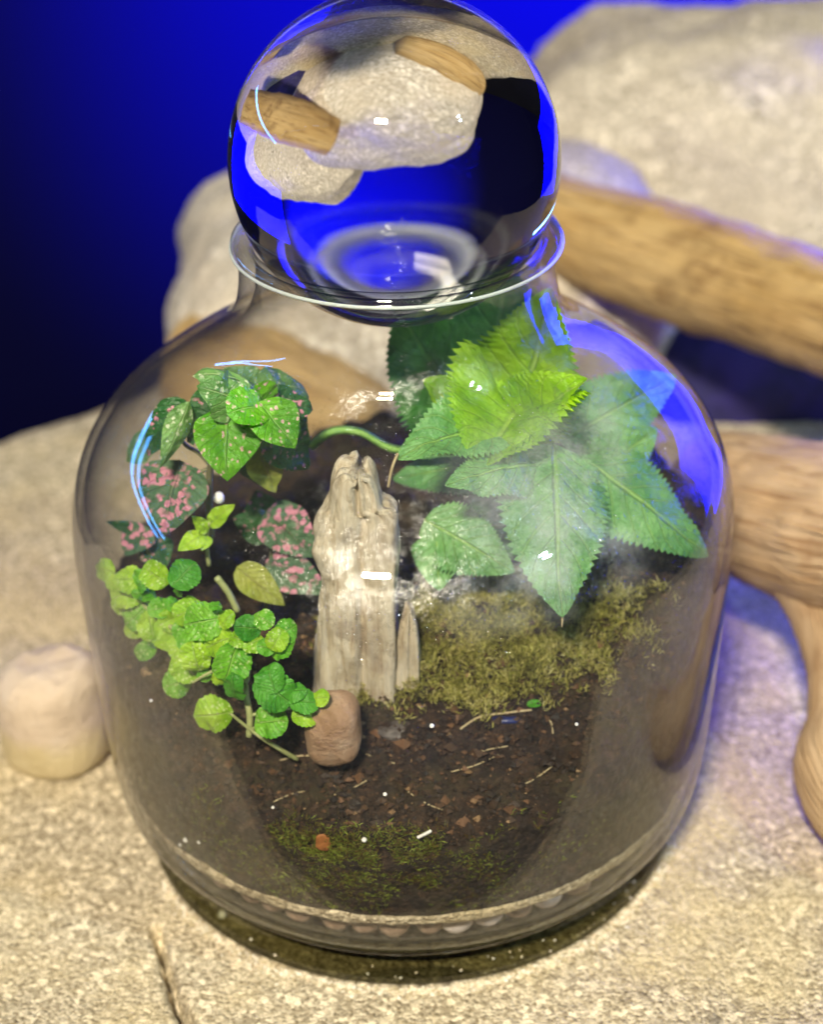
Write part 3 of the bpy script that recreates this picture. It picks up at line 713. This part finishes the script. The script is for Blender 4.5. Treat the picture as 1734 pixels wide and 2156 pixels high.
stem([(1110, 1100, -1.3), (1000, 1110, -1.8), (895, 1095, -2.4)], .05, .04, m_stem, sp, 'leaf_stalk')
stem([(1060, 950, -.9), (930, 950, -.7), (830, 945, -.5), (760, 910, -.3), (700, 908, -.2), (655, 940, -.1)], .08, .10, m_leaf, sp, 'leaf_stalk')
stem([(838, 955, -3.3), (826, 985, -3.4), (818, 1025, -3.4)], .03, .03, m_root, sp, 'dry_tip')
stem([(1186, 1290, -4.9), (1184, 1320, -5.0)], .03, .015, m_root, sp, 'dry_tip')

# spotted plant on the left
pp = thing('spotted_plant', 'tall polka-dotted plant with pink-flecked green leaves at the left inside the jar', 'plant')
stem([(445, 1130, -1.6), (440, 1040, -1.7), (448, 960, -1.9), (490, 900, -2.2), (515, 850, -2.4)], .085, .06, m_stemd, pp)
stem([(448, 985, -1.8), (420, 955, -1.8), (385, 930, -1.9), (370, 870, -2.0)], .045, .04, m_stemd, pp)
stem([(448, 985, -1.8), (400, 1000, -1.9), (360, 1010, -2.2)], .045, .03, m_stemd, pp)
Q = dict(shape=shape_ovate, quilt=0.12)
L_((560, 835), (405, 790), 175, m_polpale, pp, -2.1, -2.5, Vector((-0.1, -0.45, 0.9)), bend=0.26, fold=0.1, curl=-0.9, wave=.1, seed=1, **Q)
L_((540, 815), (650, 835), 130, m_polpale, pp, -1.8, -1.2, Vector((0.1, -0.5, 0.9)), bend=0.22, fold=-0.1, seed=2, **Q)
L_((525, 850), (415, 812), 120, m_polpale, pp, -2.5, -3.0, Vector((-0.2, -0.75, 0.6)), bend=0.2, fold=-0.35, wave=.25, seed=3, **Q)
L_((530, 840), (470, 775), 120, m_polpale, pp, -1.6, -1.2, Vector((-0.1, -0.75, 0.6)), bend=-0.05, fold=0.2, wave=.1, seed=4, **Q)
L_((525, 850), (395, 930), 185, m_pold, pp, -1.9, -2.1, Vector((-0.35, -0.8, 0.45)), bend=0.14, fold=0.15, seed=5, **Q)
L_((480, 850), (480, 1012), 165, m_polg, pp, -2.5, -3.3, Vector((-0.12, -0.8, 0.6)), bend=0.16, fold=-0.25, wave=.08, seed=6, **Q)
L_((556, 858), (478, 872), 96, m_polg, pp, -2.8, -3.35, Vector((0, -0.65, 0.75)), bend=0.26, fold=0.2, shape=shape_round, seed=7)
L_((545, 850), (622, 945), 120, m_polg, pp, -2.8, -3.3, Vector((0.25, -0.7, 0.65)), bend=0.18, fold=0.16, wave=.1, seed=8, **Q)
L_((560, 858), (535, 812), 84, m_polg, pp, -2.3, -2.6, Vector((0, -0.6, 0.8)), bend=0.14, fold=0.25, shape=shape_round, seed=9)
L_((560, 855), (660, 862), 100, m_pold, pp, -2.3, -2.0, Vector((0.25, -0.6, 0.8)), bend=0.18, fold=0.15, seed=10, **Q)
L_((555, 870), (648, 985), 150, m_pold, pp, -2.0, -1.5, Vector((0.25, -0.75, 0.6)), bend=0.12, fold=0.1, seed=11, **Q)
L_((560, 860), (630, 920), 100, m_pol, pp, -2.6, -2.6, Vector((0.25, -0.7, 0.6)), bend=0.15, fold=0.1, seed=12, **Q)
L_((520, 890), (565, 1025), 130, m_pold, pp, -1.6, -1.4, Vector((0.1, -0.8, 0.6)), bend=0.1, fold=0.1, seed=13, **Q)
L_((540, 940), (580, 1035), 90, m_yell, pp, -1.8, -1.9, Vector((0.1, -0.75, 0.65)), bend=0.1, fold=0.1, seed=14, **Q)
L_((398, 845), (338, 985), 62, m_polpale, pp, -2.2, -2.8, Vector((0.35, -0.85, 0.4)), bend=0.16, fold=-0.8, seed=15, **Q)
L_((392, 842), (312, 960), 90, m_pold, pp, -1.8, -1.9, Vector((-0.5, -0.75, 0.4)), bend=0.16, fold=0.3, seed=16, **Q)
L_((335, 925), (262, 968), 80, m_polpale, pp, -1.2, -0.8, Vector((-0.1, -0.7, 0.7)), bend=0.1, fold=0.1, seed=17, **Q)
L_((378, 968), (345, 1128), 175, m_polp, pp, -2.0, -2.9, Vector((-0.15, -0.8, 0.6)), bend=0.12, fold=0.06, wave=.06, seed=18, **Q)

p2 = thing('spotted_seedling', 'low dark plant with densely pink-blotched leaves just left of the upright wood', 'plant')
stem([(560, 1290, -1.4), (570, 1200, -1.4), (575, 1130, -1.5)], .07, .05, m_stemd, p2)
L_((560, 1075), (665, 1175), 130, m_polp, p2, -1.3, -2.3, Vector((0.1, -0.75, 0.65)), bend=0.12, fold=0.08, **Q)
L_((560, 1180), (690, 1250), 105, m_polp, p2, -2.0, -2.7, Vector((0.1, -0.7, 0.7)), bend=0.12, fold=0.06, **Q)
L_((570, 1120), (490, 1090), 90, m_pold, p2, -1.4, -1.5, Vector((-0.1, -0.75, 0.65)), bend=0.1, fold=0.1, **Q)
L_((570, 1130), (540, 1030), 120, m_pold, p2, -1.1, -0.7, Vector((0, -0.8, 0.6)), bend=-0.05, fold=0.1, **Q)
L_((500, 1195), (600, 1275), 80, m_yell, p2, -2.3, -2.9, Vector((-0.1, -0.7, 0.7)), bend=0.18, fold=0.25, **Q)
p3 = thing('spotted_seedling', 'small dim plant with pink blotches at the far left against the glass', 'plant')
stem([(320, 1240, -1.5), (318, 1180, -1.6), (300, 1130, -1.7)], .06, .04, m_stemd, p3)
L_((310, 1110), (262, 1170), 90, m_polp, p3, -1.4, -1.9, Vector((-0.3, -0.75, 0.6)), bend=0.1, fold=0.08, **Q)
L_((320, 1140), (350, 1195), 90, m_pold, p3, -1.4, -1.9, Vector((0, -0.75, 0.65)), bend=0.1, fold=0.08, **Q)
L_((312, 1120), (222, 1098), 34, m_pold, p3, -1.4, -1.6, Vector((0, -0.75, 0.65)), bend=-0.2, fold=0.2, **Q)
p4 = thing('lime_seedling', 'tiny lime green seedling below the tall polka-dotted plant', 'plant')
stem([(440, 1190, -2.3), (435, 1140, -2.4), (440, 1100, -2.5)], .05, .035, m_stem, p4)
L_((440, 1105), (495, 1062), 46, m_creep, p4, -2.5, -2.6, Vector((0, -0.7, 0.7)), bend=0.1, fold=0.1, **Q)
L_((438, 1120), (402, 1085), 36, m_creep, p4, -2.5, -2.7, Vector((0, -0.7, 0.7)), bend=0.1, fold=0.1, **Q)
L_((430, 1125), (374, 1160), 50, m_creep, p4, -2.5, -2.9, Vector((0, -0.7, 0.7)), bend=0.15, fold=0.1, **Q)
L_((436, 1128), (425, 1160), 36, m_creep, p4, -2.5, -2.8, Vector((0, -0.7, 0.7)), bend=0.15, fold=0.1, **Q)

# creeping round-leaved plant on the left front
cp = thing('creeping_plant', 'bright green creeping plant with small round leaves at the lower left of the jar', 'plant')
def z4(x, y): return 152.2 + .3511 * x, 1156.8 + .3511 * y
stem([(*z4(1060, 1120), -5.0), (*z4(1065, 1000), -4.9), (*z4(1040, 850), -4.7), (*z4(1050, 700), -4.6), (*z4(1000, 560), -4.5), (*z4(800, 520), -4.2), (*z4(600, 470), -3.7), (*z4(450, 350), -3.1), (*z4(330, 220), -2.5)], .07, .05, m_stem, cp)
stem([(*z4(1350, 1260), -5.0), (*z4(1200, 1170), -5.2), (*z4(1080, 1090), -5.1), (*z4(950, 985), -5.1)], .05, .03, m_stem, cp)
stem([(*z4(1000, 660), -4.6), (*z4(820, 740), -4.7), (*z4(720, 800), -4.7)], .04, .025, m_stem, cp)
stem([(*z4(1075, 1080), -5.0), (*z4(1130, 1050), -5.1)], .035, .025, m_stem, cp)
stem([(*z4(1060, 1000), -4.9), (*z4(1200, 960), -4.8), (*z4(1330, 960), -4.7)], .04, .025, m_stem, cp)
LV = [(600, 330, 70, 1), (700, 380, 80, 1), (520, 360, 80, 1), (400, 390, 80, 1), (850, 480, 70, 1), (1080, 560, 70, 1), (900, 760, 60, 1), (1230, 540, 70, 1), (560, 480, 90, 1), (680, 700, 70, 1), (330, 270, 80, 1), (420, 200, 70, 1), (1200, 780, 80, 0), (1330, 860, 70, 0), (500, 150, 66, 1), (350, 190, 80, 1), (250, 200, 64, 1), (200, 120, 70, 1), (430, 270, 80, 1), (670, 150, 80, 0), (590, 410, 110, 1), (470, 460, 95, 1), (370, 480, 66, 1), (440, 610, 85, 1), (650, 600, 95, 1),
      (790, 430, 95, 1), (930, 420, 80, 1), (1055, 470, 66, 0), (1150, 420, 66, 1), (1275, 490, 62, 1), (1160, 590, 70, 1), (1270, 590, 62, 1), (740, 640, 85, 1), (790, 760, 55, 1), (880, 560, 90, 1), (1000, 540, 80, 1), (720, 500, 80, 1),
      (950, 670, 110, 1), (630, 800, 105, 1), (845, 985, 105, 1), (1195, 1035, 80, 1), (1210, 850, 95, 0), (1390, 920, 85, 0), (1390, 1000, 76, 1), (980, 820, 66, 0), (640, 258, 34, 1), (860, 345, 40, 1), (300, 330, 70, 1), (550, 560, 70, 1), (1490, 890, 40, 1)]
for i, (x, y, r_, br) in enumerate(LV):
    px, py = z4(x, y); yy = -2.3 - 2.6 * min(1, max(0, (x - 200) / 900)) - 0.3 * rnd.random() - (0.35 if y > 620 else 0)
    c_ = at(px, py, yy); R_ = rnd.uniform(.78, 1.55) * r_ * .3511 / 3700 * 34
    # direction of each blade: outwards from the stalk
    an = {845: R(185), 1195: R(20), 630: R(190), 950: R(250), 1275: R(30)}.get(x, rnd.uniform(0, 6.28))
    d = Vector((math.cos(an), -0.35 * rnd.random(), math.sin(an) * 0.9))
    nr = (tocam + Vector((rnd.gauss(0, .42), rnd.gauss(0, .3), rnd.gauss(0, .42)))).normalized(); d = (d - nr * d.dot(nr)).normalized()
    for _ in range(40):                              # keep the blade inside the glass
        if math.hypot(c_.x, c_.y) <= rin(c_.z) - R_ - .1: break
        c_ += (c_ - CAM).normalized() * 0.1
    else:
        c_ = at(px, py, yy); q_ = (rin(c_.z) - R_ - .1) / math.hypot(c_.x, c_.y); c_.x *= q_; c_.y *= q_
    leaf(c_ - d * R_, c_ + d * R_, 2 * R_ * rnd.uniform(.9, 1.05), nr, (m_creep if rnd.random() < .62 else m_creep2) if br else m_creepd, cp, bend=rnd.uniform(.10, .34), fold=rnd.uniform(-.35, .35), teeth=7, depth=.07, shape=shape_round, wave=.14, seed=i, across=4, quilt=.075)

# ------------------------------------------------------------------ small things on and in the soil
def lie(px, py):                                     # picture point -> point on the soil
    Y = -6.6
    while Y < 6:
        p = at(px, py, Y)
        if p.z <= sz(p.x, p.y): return p
        Y += 0.05
    return p
def against(px, py, gap=0.03):                       # picture point -> point on the soil face behind the front glass
    Y = -7.2
    while Y < 2:
        p = at(px, py, Y)
        if math.hypot(p.x, p.y) <= rin(p.z) - gap: return p
        Y += 0.02
    return p
c = lie(1125, 1495); o = leaf(c + Vector((-.15, 0, .14)), c + Vector((.15, .0, .16)), .2, (0, -.3, 1), m_creepd, None, shape=shape_round, bend=.05, name='fallen_leaf')
tag(o, 'single tiny green leaf lying on the bare soil at the right', 'leaf')
def twig(name, pts, r, label, mt=m_root, fn=lie, dz=.08, cat='twig'):
    P = [fn(*p) + Vector((0, -.02, dz)) for p in pts]
    o = tube(name, P, [r] * len(P), mt, None, 6, 5); tag(o, label, cat)
twig('root_fibre', [(970, 1540), (1010, 1515), (1060, 1507), (1120, 1500)], .025, 'pale curved root fibre on the soil left of the tiny fallen leaf')
twig('root_fibre', [(1140, 1510), (1160, 1525), (1165, 1550)], .018, 'short thin fibre on the soil right of the tiny fallen leaf')
twig('root_fibre', [(590, 1606), (640, 1596), (710, 1600)], .022, 'thin pale fibre lying in front of the tan pebble')
twig('twig', [(880, 1762), (895, 1755), (908, 1748)], .035, 'short straw-coloured stick near the lower middle of the soil', m_perl, lambda x, y: against(x, y), 0)
twig('dead_stem', [(457, 1215), (480, 1245), (500, 1285)], .075, 'pale cut stem stub poking out behind the bright creeping leaves', m_stem, lambda x, y: at(x, y, -2.7), 0, 'stem')
for i_, (x_, y_, dx, dy) in enumerate(((820, 1600, 60, 14), (1000, 1610, -50, 18), (620, 1680, 46, -12), (900, 1690, 40, 20), (1120, 1640, -44, 24), (740, 1660, -36, 16), (1040, 1580, 30, -6))):
    twig('root_fibre', [(x_ - dx, y_ - dy), (x_, y_ + rnd.uniform(-8, 8)), (x_ + dx, y_ + dy)], .014, ('fine root thread just right of the tan pebble', 'fine root thread on the right half of the bare soil', 'fine root thread left above the rusty flake', 'fine root thread in the centre of the soil above the straw stick', 'fine root thread at the far right of the dark soil', 'fine root thread below the tan pebble', 'short root thread under the navy chip')[i_], m_root, lie, .05, 'root')
c = lie(1065, 1520); o = blob('dark_chip', c + Vector((0, 0, .06)), .3, .12, .08, m_navy, None, 3, .2, 3, 4); tag(o, 'dark navy chip lying on the soil beside the curved fibre', 'chip')
c = lie(840, 1540); o = blob('bark_flake', c + Vector((0, 0, .05)), .45, .35, .12, flat('bark_grey', (.06, .05, .045), (.14, .12, .11)), None, 3, .25, 2, 9); tag(o, 'grey weathered bark flake on the soil right of the tan pebble', 'bark')
c = against(680, 1775, .04); o = blob('bark_flake', c, .17, .03, .24, m_bark, None, 3, .35, 4, 6); tag(o, 'small rusty orange bark flake pressed behind the front glass', 'bark')
PB = [(767, 1768, .06, 'white speck of perlite at the lower middle of the soil'), (910, 1528, .05, 'white speck of perlite on the soil right of the grey flake'),
      (308, 1733, .065, 'white bead at the lower left edge of the jar'), (392, 1768, .07, 'largest white crumb of the cluster at the lower left inside the jar'), (420, 1772, .05, 'right small white crumb of the cluster at the lower left'), (380, 1778, .045, 'left small white crumb of the cluster at the lower left'),
      (1215, 1525, .04, 'tiny white speck at the right of the soil'), (575, 1700, .035, 'tiny white speck left of the green moss at the glass'), (318, 1475, .035, 'lone white dot on the brown soil at far left'), (811, 1672, .045, 'tiny cream chip on the middle of the soil')]
for x, y, s, lb in PB:
    c = against(x, y, .05); o = blob('perlite_bead', c, s, s, s * .9, m_perl, None, 2, .2, 6, int(x)); tag(o, lb, 'perlite', 'white perlite crumbs in the soil')
c = at(460, 1048, -2.0); o = blob('perlite_bead', c, .12, .12, .13, m_perl, None, 2, .15, 4, 3); tag(o, 'white perlite bead under the tall polka-dotted plant', 'perlite', 'white perlite crumbs in the soil')
c = on_z(468, 1925, .1); o = blob('sand_bead', (c.x, c.y, .09), .1, .1, .1, m_perl, None, 2, .1, 4, 3); tag(o, 'single white bead on the slab in the dark strip under the jar', 'bead')

# sand grains gathered round the foot
pl = []
for _ in range(1500):
    a = R(-90) + rnd.uniform(-1.1, 1.25); r_ = 6.32 + abs(rnd.gauss(0, .12)) * (1 + .8 * noise.noise(Vector((a * 4, 0, 0)))); s = rnd.uniform(.02, .055)
    x, y = r_ * math.cos(a), r_ * math.sin(a); pl.append(((x, y, ground_z(x, y) + s * .5), s))
for _ in range(34):
    a = R(-90) + rnd.gauss(.35, .35); t_ = rnd.random(); r_ = 6.26 - .2 * t_; s = rnd.uniform(.02, .045)
    pl.append(((r_ * math.cos(a) , r_ * math.sin(a), .16 + .3 * t_), s))
tag(crumbs('sand_grains', pl, m_grain), 'loose pale sand grains gathered along the foot of the jar', 'sand', kind='stuff')
